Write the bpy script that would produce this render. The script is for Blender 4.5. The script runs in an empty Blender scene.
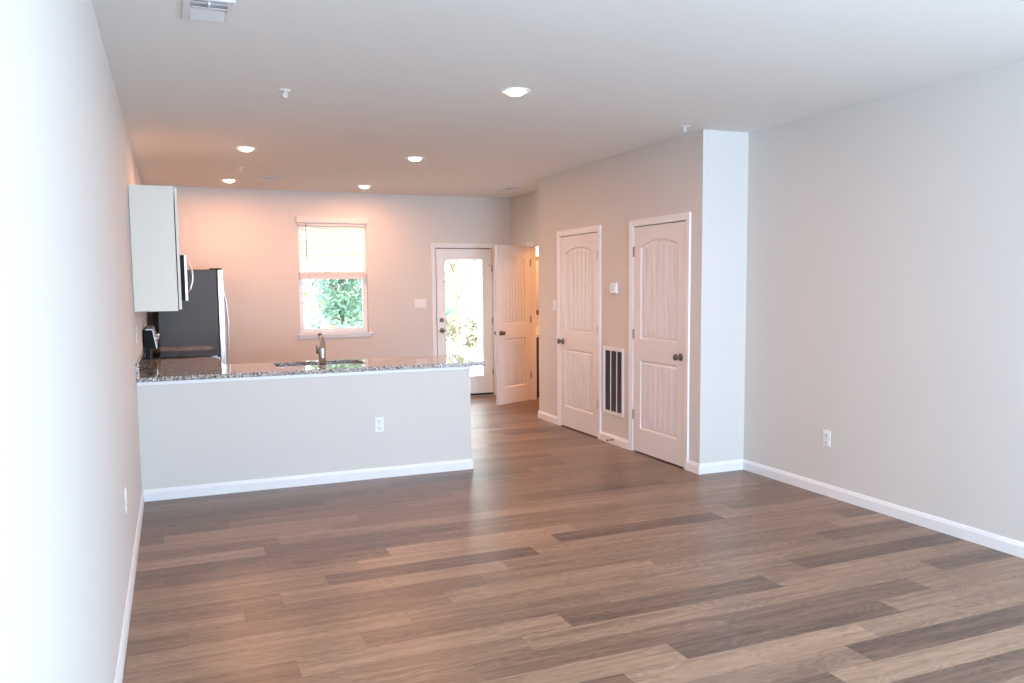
import bpy, bmesh, math, random
from mathutils import Vector, Matrix

C = bpy.context.scene.collection
sc = bpy.context.scene
R = math.radians

# ------------------------------------------------------------------ camera
cam_data = bpy.data.cameras.new('camera')
cam_data.sensor_width = 36.0
cam_data.lens = 816.449 / 1024 * 36.0
cam_data.shift_y = 0.0159
cam_data.clip_start = 0.02
cam = bpy.data.objects.new('camera', cam_data)
C.objects.link(cam)
_p, _y, _r = R(-5.1001), R(22.5514), R(-0.5186)
F = Vector((math.sin(_y) * math.cos(_p), math.cos(_y) * math.cos(_p), math.sin(_p)))
R0 = Vector((math.cos(_y), -math.sin(_y), 0))
U0 = R0.cross(F)
RX = R0 * math.cos(_r) + U0 * math.sin(_r)
UX = -R0 * math.sin(_r) + U0 * math.cos(_r)
M = Matrix(((RX.x, UX.x, -F.x), (RX.y, UX.y, -F.y), (RX.z, UX.z, -F.z))).to_4x4()
M.translation = Vector((0.2562, -6.3993, 1.5426))
cam.matrix_world = M
sc.camera = cam

# ------------------------------------------------------------------ view + world
sc.view_settings.view_transform = 'Standard'
sc.view_settings.look = 'None'
sc.view_settings.gamma = 1.0
sc.view_settings.use_curve_mapping = False
sc.view_settings.exposure = 0.05
cy = sc.cycles
cy.use_denoising = True
cy.max_bounces = 10
cy.diffuse_bounces = 7
cy.glossy_bounces = 4
cy.transmission_bounces = 6
cy.transparent_max_bounces = 12
cy.sample_clamp_indirect = 6.0
cy.caustics_reflective = False
cy.caustics_refractive = False

world = bpy.data.worlds.new('sky')
sc.world = world
world.use_nodes = True
nt = world.node_tree
bg = nt.nodes['Background']
bg.inputs['Color'].default_value = (0.86, 0.93, 1.0, 1)
bg.inputs['Strength'].default_value = 8.0

# ------------------------------------------------------------------ dimensions (metres)
H = 2.74
XR, XP, XH, XE = 4.5865, 4.149, 4.66, 6.4      # right wall, pantry wall, hall wall, far east wall
YC, YE, YB, YF = -0.9655, 2.162, 4.201, -7.8   # column face, pantry end, back wall, front wall
T = 0.12

# ------------------------------------------------------------------ daylight through the front windows, sun outside
def area(name, loc, rot, sx, sy, power, col, shape='RECTANGLE', parent=None, spread=180):
    l = bpy.data.lights.new(name, 'AREA')
    l.shape = shape
    l.size = sx
    l.size_y = sy
    l.energy = power
    l.color = col
    l.spread = R(spread)
    o = bpy.data.objects.new(name, l)
    C.objects.link(o)
    o.location = loc
    o.rotation_euler = rot
    if parent:
        o.parent = parent
    return o
FRONT_WINDOWS = [(0.95, 1.95), (2.15, 3.15), (3.35, 4.35)]   # x ranges, z 0.35..2.3
for a, b in FRONT_WINDOWS:
    area('daylight_front_window', ((a + b) / 2, YF - 0.16, 1.3), (R(90), 0, 0), b - a - .08, 1.9, 98 if a < 2 else 162, (0.475, 0.72, 1.0))
sun = bpy.data.lights.new('sun', 'SUN')
sun.energy = 3.0
sun.angle = R(1.0)
sun.color = (1, 0.95, 0.86)
so = bpy.data.objects.new('sun', sun)
C.objects.link(so)
so.rotation_euler = (R(48), 0, R(-38))
WARM = (1.0, 0.445, 0.24)
CAN_POWER = 19.5

# ------------------------------------------------------------------ materials
def newmat(name):
    m = bpy.data.materials.new(name)
    m.use_nodes = True
    t = m.node_tree
    return m, t, t.nodes['Principled BSDF']
def plain(name, col, rough=0.5, metal=0.0, spec=0.5, bump=0.0, bscale=80.0, coat=0.0):
    m, t, p = newmat(name)
    p.inputs['Base Color'].default_value = (*col, 1)
    p.inputs['Roughness'].default_value = rough
    p.inputs['Metallic'].default_value = metal
    p.inputs['Specular IOR Level'].default_value = spec
    p.inputs['Coat Weight'].default_value = coat
    tc = t.nodes.new('ShaderNodeTexCoord')
    n = t.nodes.new('ShaderNodeTexNoise')
    n.inputs['Scale'].default_value = bscale
    n.inputs['Detail'].default_value = 4
    t.links.new(tc.outputs['Object'], n.inputs['Vector'])
    hs = t.nodes.new('ShaderNodeMixRGB')
    hs.blend_type = 'MULTIPLY'
    hs.inputs['Fac'].default_value = 0.05
    hs.inputs['Color1'].default_value = (*col, 1)
    t.links.new(n.outputs['Fac'], hs.inputs['Color2'])
    t.links.new(hs.outputs['Color'], p.inputs['Base Color'])
    if bump:
        b = t.nodes.new('ShaderNodeBump')
        b.inputs['Strength'].default_value = bump
        b.inputs['Distance'].default_value = 0.002
        t.links.new(n.outputs['Fac'], b.inputs['Height'])
        t.links.new(b.outputs['Normal'], p.inputs['Normal'])
    return m
def emit(name, col, s):
    m, t, p = newmat(name)
    p.inputs['Base Color'].default_value = (*col, 1)
    p.inputs['Emission Color'].default_value = (*col, 1)
    p.inputs['Emission Strength'].default_value = s
    return m

WALL = plain('greige_wall_paint', (0.695, 0.67, 0.635), 0.75, bump=0.06, bscale=220)
CEIL = plain('white_ceiling_paint', (0.80, 0.785, 0.75), 0.85, bump=0.08, bscale=160)
TRIM = plain('white_trim_paint', (0.86, 0.86, 0.86), 0.35)
DOORP = plain('white_door_paint', (0.80, 0.785, 0.775), 0.42)
CABW = plain('white_cabinet_finish', (0.76, 0.725, 0.64), 0.35)
PLASTIC = plain('white_plastic', (0.85, 0.86, 0.87), 0.3)
SLOT = plain('dark_slot', (0.02, 0.02, 0.02), 0.6)
NICKEL = plain('dark_satin_nickel', (0.20, 0.175, 0.155), 0.28, 1.0)
HINGE = plain('satin_nickel_hinge', (0.42, 0.41, 0.40), 0.35, 1.0)
CHROME = plain('polished_steel', (0.56, 0.55, 0.53), 0.16, 1.0)
STEEL = plain('brushed_stainless', (0.66, 0.66, 0.67), 0.30, 1.0)
DARKSTEEL = plain('dark_grey_fridge_side', (0.050, 0.043, 0.041), 0.42, 0.0)
BLACK = plain('black_appliance', (0.006, 0.006, 0.007), 0.5, spec=0.15)
GLOSSBLACK = plain('black_cooktop_glass', (0.006, 0.006, 0.007), 0.06, spec=0.5)
DARKFILTER = plain('dark_return_filter', (0.035, 0.035, 0.038), 0.8, bump=0.5, bscale=300)
GRILLE = plain('grille_fin_grey', (0.055, 0.055, 0.058), 0.55)
VENTW = plain('white_vent_enamel', (0.74, 0.75, 0.76), 0.4)
BLIND = plain('white_blind_slat', (0.74, 0.71, 0.69), 0.5)
def slat_mat():
    m, t, p = newmat('translucent_white_slat')
    p.inputs['Base Color'].default_value = (0.90, 0.90, 0.88, 1)
    p.inputs['Roughness'].default_value = 0.45
    tr = t.nodes.new('ShaderNodeBsdfTranslucent')
    tr.inputs['Color'].default_value = (0.92, 0.92, 0.90, 1)
    mx = t.nodes.new('ShaderNodeMixShader')
    mx.inputs[0].default_value = 0.13
    out = t.nodes['Material Output']
    t.links.new(p.outputs[0], mx.inputs[1])
    t.links.new(tr.outputs[0], mx.inputs[2])
    t.links.new(mx.outputs[0], out.inputs[0])
    return m
SLAT = slat_mat()
LCD = plain('thermostat_screen', (0.22, 0.36, 0.42), 0.2)
WOODDARK = plain('dark_wood_vanity', (0.12, 0.055, 0.03), 0.45)
CULTURED = plain('white_vanity_top', (0.85, 0.84, 0.82), 0.2)
MIRROR = plain('mirror_glass', (0.85, 0.86, 0.86), 0.02, 1.0)
RUBBER = plain('black_rubber', (0.015, 0.015, 0.015), 0.7)
LENS = emit('warm_led_lens', (1.0, 0.82, 0.62), 14.0)
BULB = emit('warm_vanity_bulb', (1.0, 0.80, 0.55), 12.0)

def glass_mat():
    m = bpy.data.materials.new('clear_window_glass')
    m.use_nodes = True
    t = m.node_tree
    t.nodes.clear()
    o = t.nodes.new('ShaderNodeOutputMaterial')
    tr = t.nodes.new('ShaderNodeBsdfTransparent')
    tr.inputs['Color'].default_value = (0.96, 0.98, 0.97, 1)
    gl = t.nodes.new('ShaderNodeBsdfGlossy')
    gl.inputs['Roughness'].default_value = 0.02
    fr = t.nodes.new('ShaderNodeFresnel')
    fr.inputs['IOR'].default_value = 1.12
    mx = t.nodes.new('ShaderNodeMixShader')
    t.links.new(fr.outputs[0], mx.inputs[0])
    t.links.new(tr.outputs[0], mx.inputs[1])
    t.links.new(gl.outputs[0], mx.inputs[2])
    t.links.new(mx.outputs[0], o.inputs[0])
    return m
GLASS = glass_mat()

def granite_mat():
    m, t, p = newmat('speckled_granite')
    tc = t.nodes.new('ShaderNodeTexCoord')
    v = t.nodes.new('ShaderNodeTexVoronoi')
    v.inputs['Scale'].default_value = 170
    v2 = t.nodes.new('ShaderNodeTexVoronoi')
    v2.inputs['Scale'].default_value = 110
    n = t.nodes.new('ShaderNodeTexNoise')
    n.inputs['Scale'].default_value = 14
    n.inputs['Detail'].default_value = 6
    for x in (v, v2, n):
        t.links.new(tc.outputs['Object'], x.inputs['Vector'])
    r1 = t.nodes.new('ShaderNodeValToRGB')
    r1.color_ramp.interpolation = 'CONSTANT'
    e = r1.color_ramp.elements
    e[0].position = 0; e[0].color = (0.03, 0.03, 0.032, 1)
    e[1].position = 0.20; e[1].color = (0.32, 0.31, 0.30, 1)
    for pos, c in ((0.36, (0.58, 0.56, 0.535, 1)), (0.62, (0.20, 0.19, 0.185, 1)), (0.72, (0.72, 0.70, 0.67, 1)), (0.9, (0.45, 0.42, 0.39, 1))):
        q = e.new(pos); q.color = c
    sep = t.nodes.new('ShaderNodeSeparateColor')
    t.links.new(v.outputs['Color'], sep.inputs[0])
    t.links.new(sep.outputs[0], r1.inputs[0])
    sep2 = t.nodes.new('ShaderNodeSeparateColor')
    t.links.new(v2.outputs['Color'], sep2.inputs[0])
    r2 = t.nodes.new('ShaderNodeValToRGB')
    r2.color_ramp.interpolation = 'CONSTANT'
    r2.color_ramp.elements[0].color = (0.05, 0.05, 0.05, 1)
    r2.color_ramp.elements[1].position = 0.14
    r2.color_ramp.elements[1].color = (1, 1, 1, 1)
    t.links.new(sep2.outputs[1], r2.inputs[0])
    mx = t.nodes.new('ShaderNodeMixRGB')
    mx.blend_type = 'MULTIPLY'
    mx.inputs['Fac'].default_value = 0.8
    t.links.new(r1.outputs[0], mx.inputs['Color1'])
    t.links.new(r2.outputs[0], mx.inputs['Color2'])
    mx2 = t.nodes.new('ShaderNodeMixRGB')
    mx2.blend_type = 'OVERLAY'
    mx2.inputs['Fac'].default_value = 0.3
    t.links.new(mx.outputs[0], mx2.inputs['Color1'])
    t.links.new(n.outputs['Fac'], mx2.inputs['Color2'])
    t.links.new(mx2.outputs[0], p.inputs['Base Color'])
    p.inputs['Roughness'].default_value = 0.02
    p.inputs['IOR'].default_value = 2.1
    return m
GRANITE = granite_mat()

def floor_mat():
    m, t, p = newmat('vinyl_plank_wood')
    N, L = t.nodes, t.links
    def att(n):
        a = N.new('ShaderNodeAttribute')
        a.attribute_name = n
        return a
    tone, seed = att('tone'), att('seed')
    uv = N.new('ShaderNodeUVMap')
    sep = N.new('ShaderNodeSeparateXYZ')
    L.new(uv.outputs[0], sep.inputs[0])
    def math_(op, a, b=None, c=None):
        n = N.new('ShaderNodeMath')
        n.operation = op
        for i, x in enumerate((a, b, c)):
            if x is None: continue
            if hasattr(x, 'is_output'): L.new(x, n.inputs[i])
            else: n.inputs[i].default_value = x
        return n.outputs[0]
    s100 = math_('MULTIPLY', seed.outputs['Fac'], 57.0)
    def coord(kx, ky):
        c = N.new('ShaderNodeCombineXYZ')
        L.new(math_('MULTIPLY', sep.outputs[0], kx), c.inputs[0])
        L.new(math_('MULTIPLY', sep.outputs[1], ky), c.inputs[1])
        L.new(s100, c.inputs[2])
        return c.outputs[0]
    # long soft streaks
    n1 = N.new('ShaderNodeTexNoise'); n1.inputs['Scale'].default_value = 1; n1.inputs['Detail'].default_value = 5; n1.inputs['Roughness'].default_value = 0.6
    L.new(coord(1.6, 26), n1.inputs['Vector'])
    # cathedral figure: rings of a warped field
    n2 = N.new('ShaderNodeTexNoise'); n2.inputs['Scale'].default_value = 1; n2.inputs['Detail'].default_value = 2
    L.new(coord(1.5, 8), n2.inputs['Vector'])
    rings = math_('SINE', math_('MULTIPLY', n2.outputs['Fac'], 110.0))
    n3 = N.new('ShaderNodeTexNoise'); n3.inputs['Scale'].default_value = 1; n3.inputs['Detail'].default_value = 3
    L.new(coord(18, 260), n3.inputs['Vector'])
    g = math_('ADD', math_('MULTIPLY', math_('SUBTRACT', n1.outputs['Fac'], 0.5), 1.15), math_('MULTIPLY', rings, 0.085))
    g = math_('ADD', g, math_('MULTIPLY', math_('SUBTRACT', n3.outputs['Fac'], 0.5), 0.35))
    val = math_('ADD', math_('ADD', math_('MULTIPLY', tone.outputs['Fac'], 0.88), 0.03), math_('MULTIPLY', g, 0.9))
    ramp = N.new('ShaderNodeValToRGB')
    e = ramp.color_ramp.elements
    e[0].position = -0.0; e[0].color = (0.084, 0.050, 0.037, 1)
    e[1].position = 1.0; e[1].color = (0.455, 0.30, 0.20, 1)
    q = e.new(0.45); q.color = (0.220, 0.136, 0.092, 1)
    L.new(val, ramp.inputs[0])
    # seams between planks (dark bevel line, 1.4 mm)
    du = math_('MINIMUM', sep.outputs[0], math_('SUBTRACT', 1.2, sep.outputs[0]))
    dv = math_('MINIMUM', sep.outputs[1], math_('SUBTRACT', 0.16, sep.outputs[1]))
    d = math_('MINIMUM', du, dv)
    seam = math_('LESS_THAN', d, 0.0012)
    mx = N.new('ShaderNodeMixRGB')
    L.new(math_('MULTIPLY', seam, 0.45), mx.inputs['Fac'])
    L.new(ramp.outputs[0], mx.inputs['Color1'])
    mx.inputs['Color2'].default_value = (0.07, 0.05, 0.045, 1)
    L.new(mx.outputs[0], p.inputs['Base Color'])
    rg = math_('ADD', 0.30, math_('MULTIPLY', n1.outputs['Fac'], 0.12))
    L.new(rg, p.inputs['Roughness'])
    p.inputs['Specular IOR Level'].default_value = 0.5
    b = N.new('ShaderNodeBump')
    b.inputs['Strength'].default_value = 0.12
    b.inputs['Distance'].default_value = 0.001
    L.new(n3.outputs['Fac'], b.inputs['Height'])
    L.new(b.outputs[0], p.inputs['Normal'])
    return m
FLOOR = floor_mat()

def leaf_mat(name, c1, c2):
    m, t, p = newmat(name)
    oi = t.nodes.new('ShaderNodeTexCoord')
    n = t.nodes.new('ShaderNodeTexNoise')
    n.inputs['Scale'].default_value = 2.2
    n.inputs['Detail'].default_value = 3
    t.links.new(oi.outputs['Object'], n.inputs['Vector'])
    r = t.nodes.new('ShaderNodeValToRGB')
    r.color_ramp.elements[0].position = 0.35
    r.color_ramp.elements[0].color = (*c1, 1)
    r.color_ramp.elements[1].position = 0.65
    r.color_ramp.elements[1].color = (*c2, 1)
    t.links.new(n.outputs['Fac'], r.inputs[0])
    t.links.new(r.outputs[0], p.inputs['Base Color'])
    p.inputs['Roughness'].default_value = 0.6
    return m
LEAF_BLUE = leaf_mat('blue_green_leaves', (0.10, 0.21, 0.15), (0.23, 0.37, 0.26))
LEAF_LIME = leaf_mat('light_green_leaves', (0.16, 0.28, 0.10), (0.36, 0.48, 0.22))
LEAF_DRY = leaf_mat('dry_tan_leaves', (0.14, 0.11, 0.075), (0.34, 0.30, 0.20))
BARK = plain('bark', (0.28, 0.22, 0.18), 0.9, bump=0.6, bscale=30)
LAWN = leaf_mat('pale_dry_lawn', (0.58, 0.57, 0.46), (0.70, 0.68, 0.56))
CONCRETE = plain('concrete', (0.55, 0.54, 0.52), 0.85, bump=0.3, bscale=60)
FENCEWOOD = plain('weathered_brown_rail', (0.26, 0.17, 0.12), 0.8)
SIDING = plain('white_vinyl_post', (0.80, 0.82, 0.86), 0.5)

# ------------------------------------------------------------------ mesh helpers
class MB:
    """collects shapes; origin is subtracted so that parts are built in the frame of their thing"""
    def __init__(self, origin=(0, 0, 0)):
        self.bm = bmesh.new()
        self.o = Vector(origin)
    def box(self, x0, x1, y0, y1, z0, z1):
        vs = [self.bm.verts.new(Vector(c) - self.o) for c in
              ((x0, y0, z0), (x1, y0, z0), (x1, y1, z0), (x0, y1, z0), (x0, y0, z1), (x1, y0, z1), (x1, y1, z1), (x0, y1, z1))]
        for f in ((3, 2, 1, 0), (4, 5, 6, 7), (0, 1, 5, 4), (1, 2, 6, 5), (2, 3, 7, 6), (3, 0, 4, 7)):
            self.bm.faces.new([vs[i] for i in f])
        return self
    def tube(self, pts, rads, seg=16, caps=True):
        pts = [Vector(p) for p in pts]
        if not hasattr(rads, '__len__'): rads = [rads] * len(pts)
        rings, prev = [], None
        for i, p in enumerate(pts):
            d = (pts[min(i + 1, len(pts) - 1)] - pts[max(i - 1, 0)])
            if d.length < 1e-9: d = pts[-1] - pts[0]
            d = d.normalized()
            if prev is None:
                a = d.orthogonal().normalized()
            else:
                a = (prev - d * prev.dot(d)).normalized()
            prev = a
            b = d.cross(a)
            rings.append([self.bm.verts.new(p + (a * math.cos(2 * math.pi * k / seg) + b * math.sin(2 * math.pi * k / seg)) * rads[i] - self.o) for k in range(seg)])
        for r0, r1 in zip(rings, rings[1:]):
            for k in range(seg):
                f = self.bm.faces.new((r0[k], r0[(k + 1) % seg], r1[(k + 1) % seg], r1[k]))
                f.smooth = True
        if caps:
            self.bm.faces.new(rings[0][::-1])
            self.bm.faces.new(rings[-1])
        return self
    def lathe(self, base, axis, prof, seg=24, caps=True):
        """prof: (distance along axis, radius)"""
        base, axis = Vector(base), Vector(axis).normalized()
        a = axis.orthogonal().normalized()
        b = axis.cross(a)
        rings = []
        for h, r in prof:
            rings.append([self.bm.verts.new(base + axis * h + (a * math.cos(2 * math.pi * k / seg) + b * math.sin(2 * math.pi * k / seg)) * max(r, 1e-4) - self.o) for k in range(seg)])
        for r0, r1 in zip(rings, rings[1:]):
            for k in range(seg):
                f = self.bm.faces.new((r0[k], r0[(k + 1) % seg], r1[(k + 1) % seg], r1[k]))
                f.smooth = True
        if caps:
            self.bm.faces.new(rings[0][::-1])
            self.bm.faces.new(rings[-1])
        return self
    def prism(self, poly, p0, p1, ax, bx):
        """poly of (a,b) swept straight from p0 to p1, a along ax, b along bx"""
        p0, p1, ax, bx = Vector(p0), Vector(p1), Vector(ax), Vector(bx)
        A = [self.bm.verts.new(p0 + ax * a + bx * b - self.o) for a, b in poly]
        B = [self.bm.verts.new(p1 + ax * a + bx * b - self.o) for a, b in poly]
        n = len(poly)
        for i in range(n):
            self.bm.faces.new((A[i], A[(i + 1) % n], B[(i + 1) % n], B[i]))
        self.bm.faces.new(A[::-1])
        self.bm.faces.new(B)
        return self
    def cells(self, us, vs, t0, t1, keep, axes='xyz'):
        """welded slab of grid cells: u, v along axes[0], axes[1], thickness along axes[2]; cells where keep() is false are left open"""
        iu, iv, it = ('xyz'.index(a) for a in axes)
        nu, nv = len(us) - 1, len(vs) - 1
        K = [[keep((us[i] + us[i + 1]) / 2, (vs[j] + vs[j + 1]) / 2) for j in range(nv)] for i in range(nu)]
        cache = {}
        def V(i, j, k):
            if (i, j, k) not in cache:
                c = [0, 0, 0]
                c[iu], c[iv], c[it] = us[i], vs[j], (t0, t1)[k]
                cache[(i, j, k)] = self.bm.verts.new(Vector(c) - self.o)
            return cache[(i, j, k)]
        for i in range(nu):
            for j in range(nv):
                if not K[i][j]: continue
                self.bm.faces.new((V(i, j, 0), V(i, j + 1, 0), V(i + 1, j + 1, 0), V(i + 1, j, 0)))
                self.bm.faces.new((V(i, j, 1), V(i + 1, j, 1), V(i + 1, j + 1, 1), V(i, j + 1, 1)))
                for (di, dj, a, b) in ((-1, 0, (i, j), (i, j + 1)), (1, 0, (i + 1, j + 1), (i + 1, j)), (0, -1, (i + 1, j), (i, j)), (0, 1, (i, j + 1), (i + 1, j + 1))):
                    p, q = i + di, j + dj
                    if not (0 <= p < nu and 0 <= q < nv and K[p][q]):
                        self.bm.faces.new((V(*a, 0), V(*a, 1), V(*b, 1), V(*b, 0)))
        bmesh.ops.recalc_face_normals(self.bm, faces=self.bm.faces[:])
        return self
    def build(self, name, mat, parent=None, bevel=0.0, seg=2, loc=None, rotz=0.0, smooth=False):
        bmesh.ops.recalc_face_normals(self.bm, faces=self.bm.faces[:])
        me = bpy.data.meshes.new(name)
        self.bm.to_mesh(me)
        self.bm.free()
        me.materials.append(mat)
        if smooth:
            for p in me.polygons: p.use_smooth = True
        o = bpy.data.objects.new(name, me)
        C.objects.link(o)
        if parent: o.parent = parent
        if loc is not None: o.location = loc
        elif not parent: o.location = self.o
        if rotz: o.rotation_euler.z = rotz
        if bevel:
            b = o.modifiers.new('bevel', 'BEVEL')
            b.width = bevel
            b.segments = seg
            b.limit_method = 'ANGLE'
            b.angle_limit = R(40)
        return o

def tag(o, label, cat, group=None, kind=None):
    o['label'] = label
    o['category'] = cat
    if group: o['group'] = group
    if kind: o['kind'] = kind
    return o
def struct(o, label=None, cat=None):
    o['kind'] = 'structure'
    if label:
        o['label'] = label
        o['category'] = cat
    return o
def thing(name, label, cat, loc=(0, 0, 0), rotz=0.0, group=None):
    o = bpy.data.objects.new(name, None)
    o.empty_display_size = 0.1
    C.objects.link(o)
    o.location = loc
    o.rotation_euler.z = rotz
    return tag(o, label, cat, group)
def dup(root, loc, label, rotz=None):
    r = root.copy()
    C.objects.link(r)
    r.location = loc
    r['label'] = label
    if rotz is not None: r.rotation_euler.z = rotz
    for ch in list(root.children):
        c = ch.copy()
        C.objects.link(c)
        c.parent = r
        for g in ch.children:
            d = g.copy()
            C.objects.link(d)
            d.parent = c
    return r

# ------------------------------------------------------------------ floor: planks 0.16 x 1.2 m running along x
JOINTS = {  # row (0.16 m, counted towards the camera from the peninsula face): first joint, tones from the left wall on
    0: (.96, .15, .3, .3, .45), 1: (.57, .4, .4, .2, .5), 2: (.32, .2, .3, .35, .4, .3), 3: (1.2, .1, .35, .4, .3),
    4: (.91, .2, .25, .45, .4), 5: (.54, .2, .37, .5, .4), 6: (.15, .2, .55, .35, .2, .4), 7: (1.15, .6, .4, .45, .5),
    8: (.8, .35, .6, .65, .6), 9: (.70, .7, .25, .4, .5, .3), 10: (.41, .2, .3, .4, .5, .4), 11: (.16, .3, .2, .75, .5, .3),
    12: (1.16, .55, .68, .15, .65), 13: (.95, .5, .17, .55, .5), 14: (.70, .35, .65, .5, .55, .25), 15: (.51, .55, .3, .45, .45, .7),
    16: (.26, .4, .45, .65, .5, .2), 17: (1.22, .65, .55, .55, .5), 18: (.97, .6, .4, .45, .13), 19: (.67, .35, .67, .2, .6, .5),
    20: (.41, .4, .5, .6, .58, .15), 21: (.13, .4, .45, .32, .3, .6), 22: (.96, .5, .7, .2, .6), 23: (.65, .5, .25, .77, .65, .5),
    24: (.44, .6, .5, .55, .15, .4), 25: (.2, .5, .3, .2, .75, .4)}
def build_floor():
    rnd = random.Random(7)
    verts, faces, tones, seeds, uvs = [], [], [], [], []
    x_lo, x_hi = -T, XE + T
    y_lo, y_hi = YF - T, YB + T
    k = int(math.floor(-y_hi / .16))
    while -.16 * k > y_lo:
        y1, y0 = min(-.16 * k, y_hi), max(-.16 * (k + 1), y_lo)
        row = JOINTS.get(k)
        first = row[0] if row else rnd.uniform(.05, 1.2)
        j = first - 1.2
        n = 0
        while j > x_lo:
            j -= 1.2; n -= 1
        while j < x_hi:
            a, b = max(j, x_lo), min(j + 1.2, x_hi)
            tn = rnd.choice((.2, .3, .4, .45, .5, .6, .65)) + rnd.uniform(-.05, .05)
            if row and 0 <= n < len(row) - 1: tn = row[1 + n]
            i = len(verts)
            verts += [(a, y0, 0), (b, y0, 0), (b, y1, 0), (a, y1, 0)]
            faces.append((i, i + 1, i + 2, i + 3))
            tones.append(tn); seeds.append(rnd.random())
            v0, v1 = y0 + .16 * (k + 1), y1 + .16 * (k + 1)
            uvs += [(a - j, v0), (b - j, v0), (b - j, v1), (a - j, v1)]
            j += 1.2; n += 1
        k += 1
    me = bpy.data.meshes.new('floor')
    me.from_pydata(verts, [], faces)
    uvl = me.uv_layers.new(name='UVMap')
    for i, u in enumerate(uvs): uvl.data[i].uv = u
    for nm, data in (('tone', tones), ('seed', seeds)):
        a = me.attributes.new(nm, 'FLOAT', 'FACE')
        for i, x in enumerate(data): a.data[i].value = x
    me.materials.append(FLOOR)
    o = bpy.data.objects.new('floor', me)
    C.objects.link(o)
    bm = bmesh.new(); bm.from_mesh(me); bmesh.ops.remove_doubles(bm, verts=bm.verts, dist=1e-5); bm.to_mesh(me); bm.free()
    return struct(o, 'brown wood plank floor running across the whole room', 'floor')
build_floor()
sl = MB().box(-T, XE + T, YF - T, YB + T, -0.12, -0.002).build('trim_subfloor', CONCRETE)
struct(sl, 'concrete slab under the plank floor', 'slab')

# ------------------------------------------------------------------ walls and ceiling
struct(MB().box(-T, XE + T, YF - T, YB + T, H, H + .15).build('ceiling', CEIL), 'flat white ceiling with recessed lights', 'ceiling')
struct(MB().box(-T, 0, YF - T, YB + T, 0, H).build('wall_left', WALL), 'long bright wall along the left of the room', 'wall')
struct(MB().box(XR, XR + T, YF - T, YC, 0, H).build('wall_right', WALL), 'plain greige wall on the right of the living area', 'wall')
def hole(rects):
    return lambda u, v: not any(a < u < b and c < v < d for a, b, c, d in rects)
WIN = (1.752, 2.627, 0.945, 2.36)
BD = (3.545, 4.39, 0.0, 2.06)
us = sorted({-T, XE + T, WIN[0], WIN[1], BD[0], BD[1]})
vs = sorted({0, H, WIN[2], WIN[3], BD[3]})
struct(MB().cells(us, vs, YB, YB + T, hole([WIN, BD]), 'xzy').build('wall_back', WALL), 'kitchen back wall with window and glass door', 'wall')
# shallow furred-out strip of the back wall behind the refrigerator
struct(MB().box(0, .631, YB - .03, YB, 0, H).build('wall_back_chase', WALL), 'slightly projecting strip of wall behind the refrigerator', 'wall')
# closet block: column face, door wall, end wall
LD = (.742, 1.580)          # left closet door slab, y
RD = (-.748, .060)          # right closet door slab, y
GR = (.262, .600, .315, .905)  # return grille cut-out y, z
def dopen(d): return (d[0] - .004, d[1] + .004, 0, 2.056)
us = sorted({YC, YE, dopen(LD)[0], dopen(LD)[1], dopen(RD)[0], dopen(RD)[1], GR[0], GR[1]})
vs = sorted({0, H, 2.056, GR[2], GR[3]})
struct(MB().cells(us, vs, XP, XP + T, hole([dopen(LD), dopen(RD), GR]), 'yzx').build('wall_closet_side', WALL), 'wall of two white closet doors and a return grille', 'wall')
struct(MB().box(XP + T, XE + T, YC, YC + T, 0, H).build('wall_closet_front', WALL), 'narrow bright wall return right of the closet doors', 'wall')
struct(MB().box(XP + T, XH + T, YE - T, YE, 0, H).build('wall_closet_end', WALL), 'end of the closet block facing the back hall', 'wall')
BO = (2.84, 3.575, 0, 2.05)
HT = .09
struct(MB().cells(sorted({YE, YB, BO[0], BO[1]}), [0, BO[3], H], XH, XH + HT, hole([BO]), 'yzx').build('wall_hall', WALL), 'short hall wall with the bathroom doorway', 'wall')
struct(MB().box(XE, XE + T, YC, YB + T, 0, H).build('wall_bathroom', WALL), 'far wall of the bathroom', 'wall')
struct(MB().box(XH + T, XE, YE - T, YE, 0, H).build('wall_bathroom_side', WALL), 'side wall of the bathroom', 'wall')
wins = [(a, b, .35, 2.3) for a, b in FRONT_WINDOWS]
us = sorted({-T, XR + T} | {w[0] for w in wins} | {w[1] for w in wins})
struct(MB().cells(us, [0, .35, 2.3, H], YF - T, YF, hole(wins), 'xzy').build('wall_front', WALL), 'front wall of the room with two large windows', 'wall')
struct(MB().box(0, 2.533, 0, .115, 0, .872).build('wall_peninsula', WALL), 'half height wall carrying the granite breakfast counter', 'wall')

# ------------------------------------------------------------------ trim: baseboards and casings
BASEP = [(0, 0), (.014, 0), (.014, .062), (.011, .070), (.008, .078), (.006, .084), (0, .085)]
def base(name, p0, p1, n, label):
    m = MB()
    m.prism(BASEP, p0, p1, n, (0, 0, 1))
    struct(m.build(name, TRIM), label, 'baseboard')
base('baseboard_left', (0, YF, 0), (0, 0, 0), (1, 0, 0), 'white baseboard along the long left wall')
base('baseboard_right', (XR, YF, 0), (XR, YC, 0), (-1, 0, 0), 'white baseboard along the right wall')
base('baseboard_column', (XP, YC, 0), (XR, YC, 0), (0, -1, 0), 'white baseboard on the narrow wall return')
base('baseboard_closet_right', (XP, YC - .0139, 0), (XP, RD[0] - .066, 0), (-1, 0, 0), 'short white baseboard right of the right closet door')
base('baseboard_closet_middle', (XP, RD[1] + .066, 0), (XP, LD[0] - .066, 0), (-1, 0, 0), 'white baseboard under the return grille')
base('baseboard_closet_left', (XP, LD[1] + .066, 0), (XP, YE + .014, 0), (-1, 0, 0), 'white baseboard left of the left closet door')
base('baseboard_closet_end', (XP, YE, 0), (XH, YE, 0), (0, 1, 0), 'white baseboard on the end of the closet block')
base('baseboard_peninsula', (0.014, 0, 0), (2.533, 0, 0), (0, -1, 0), 'white baseboard along the peninsula half wall')
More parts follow.
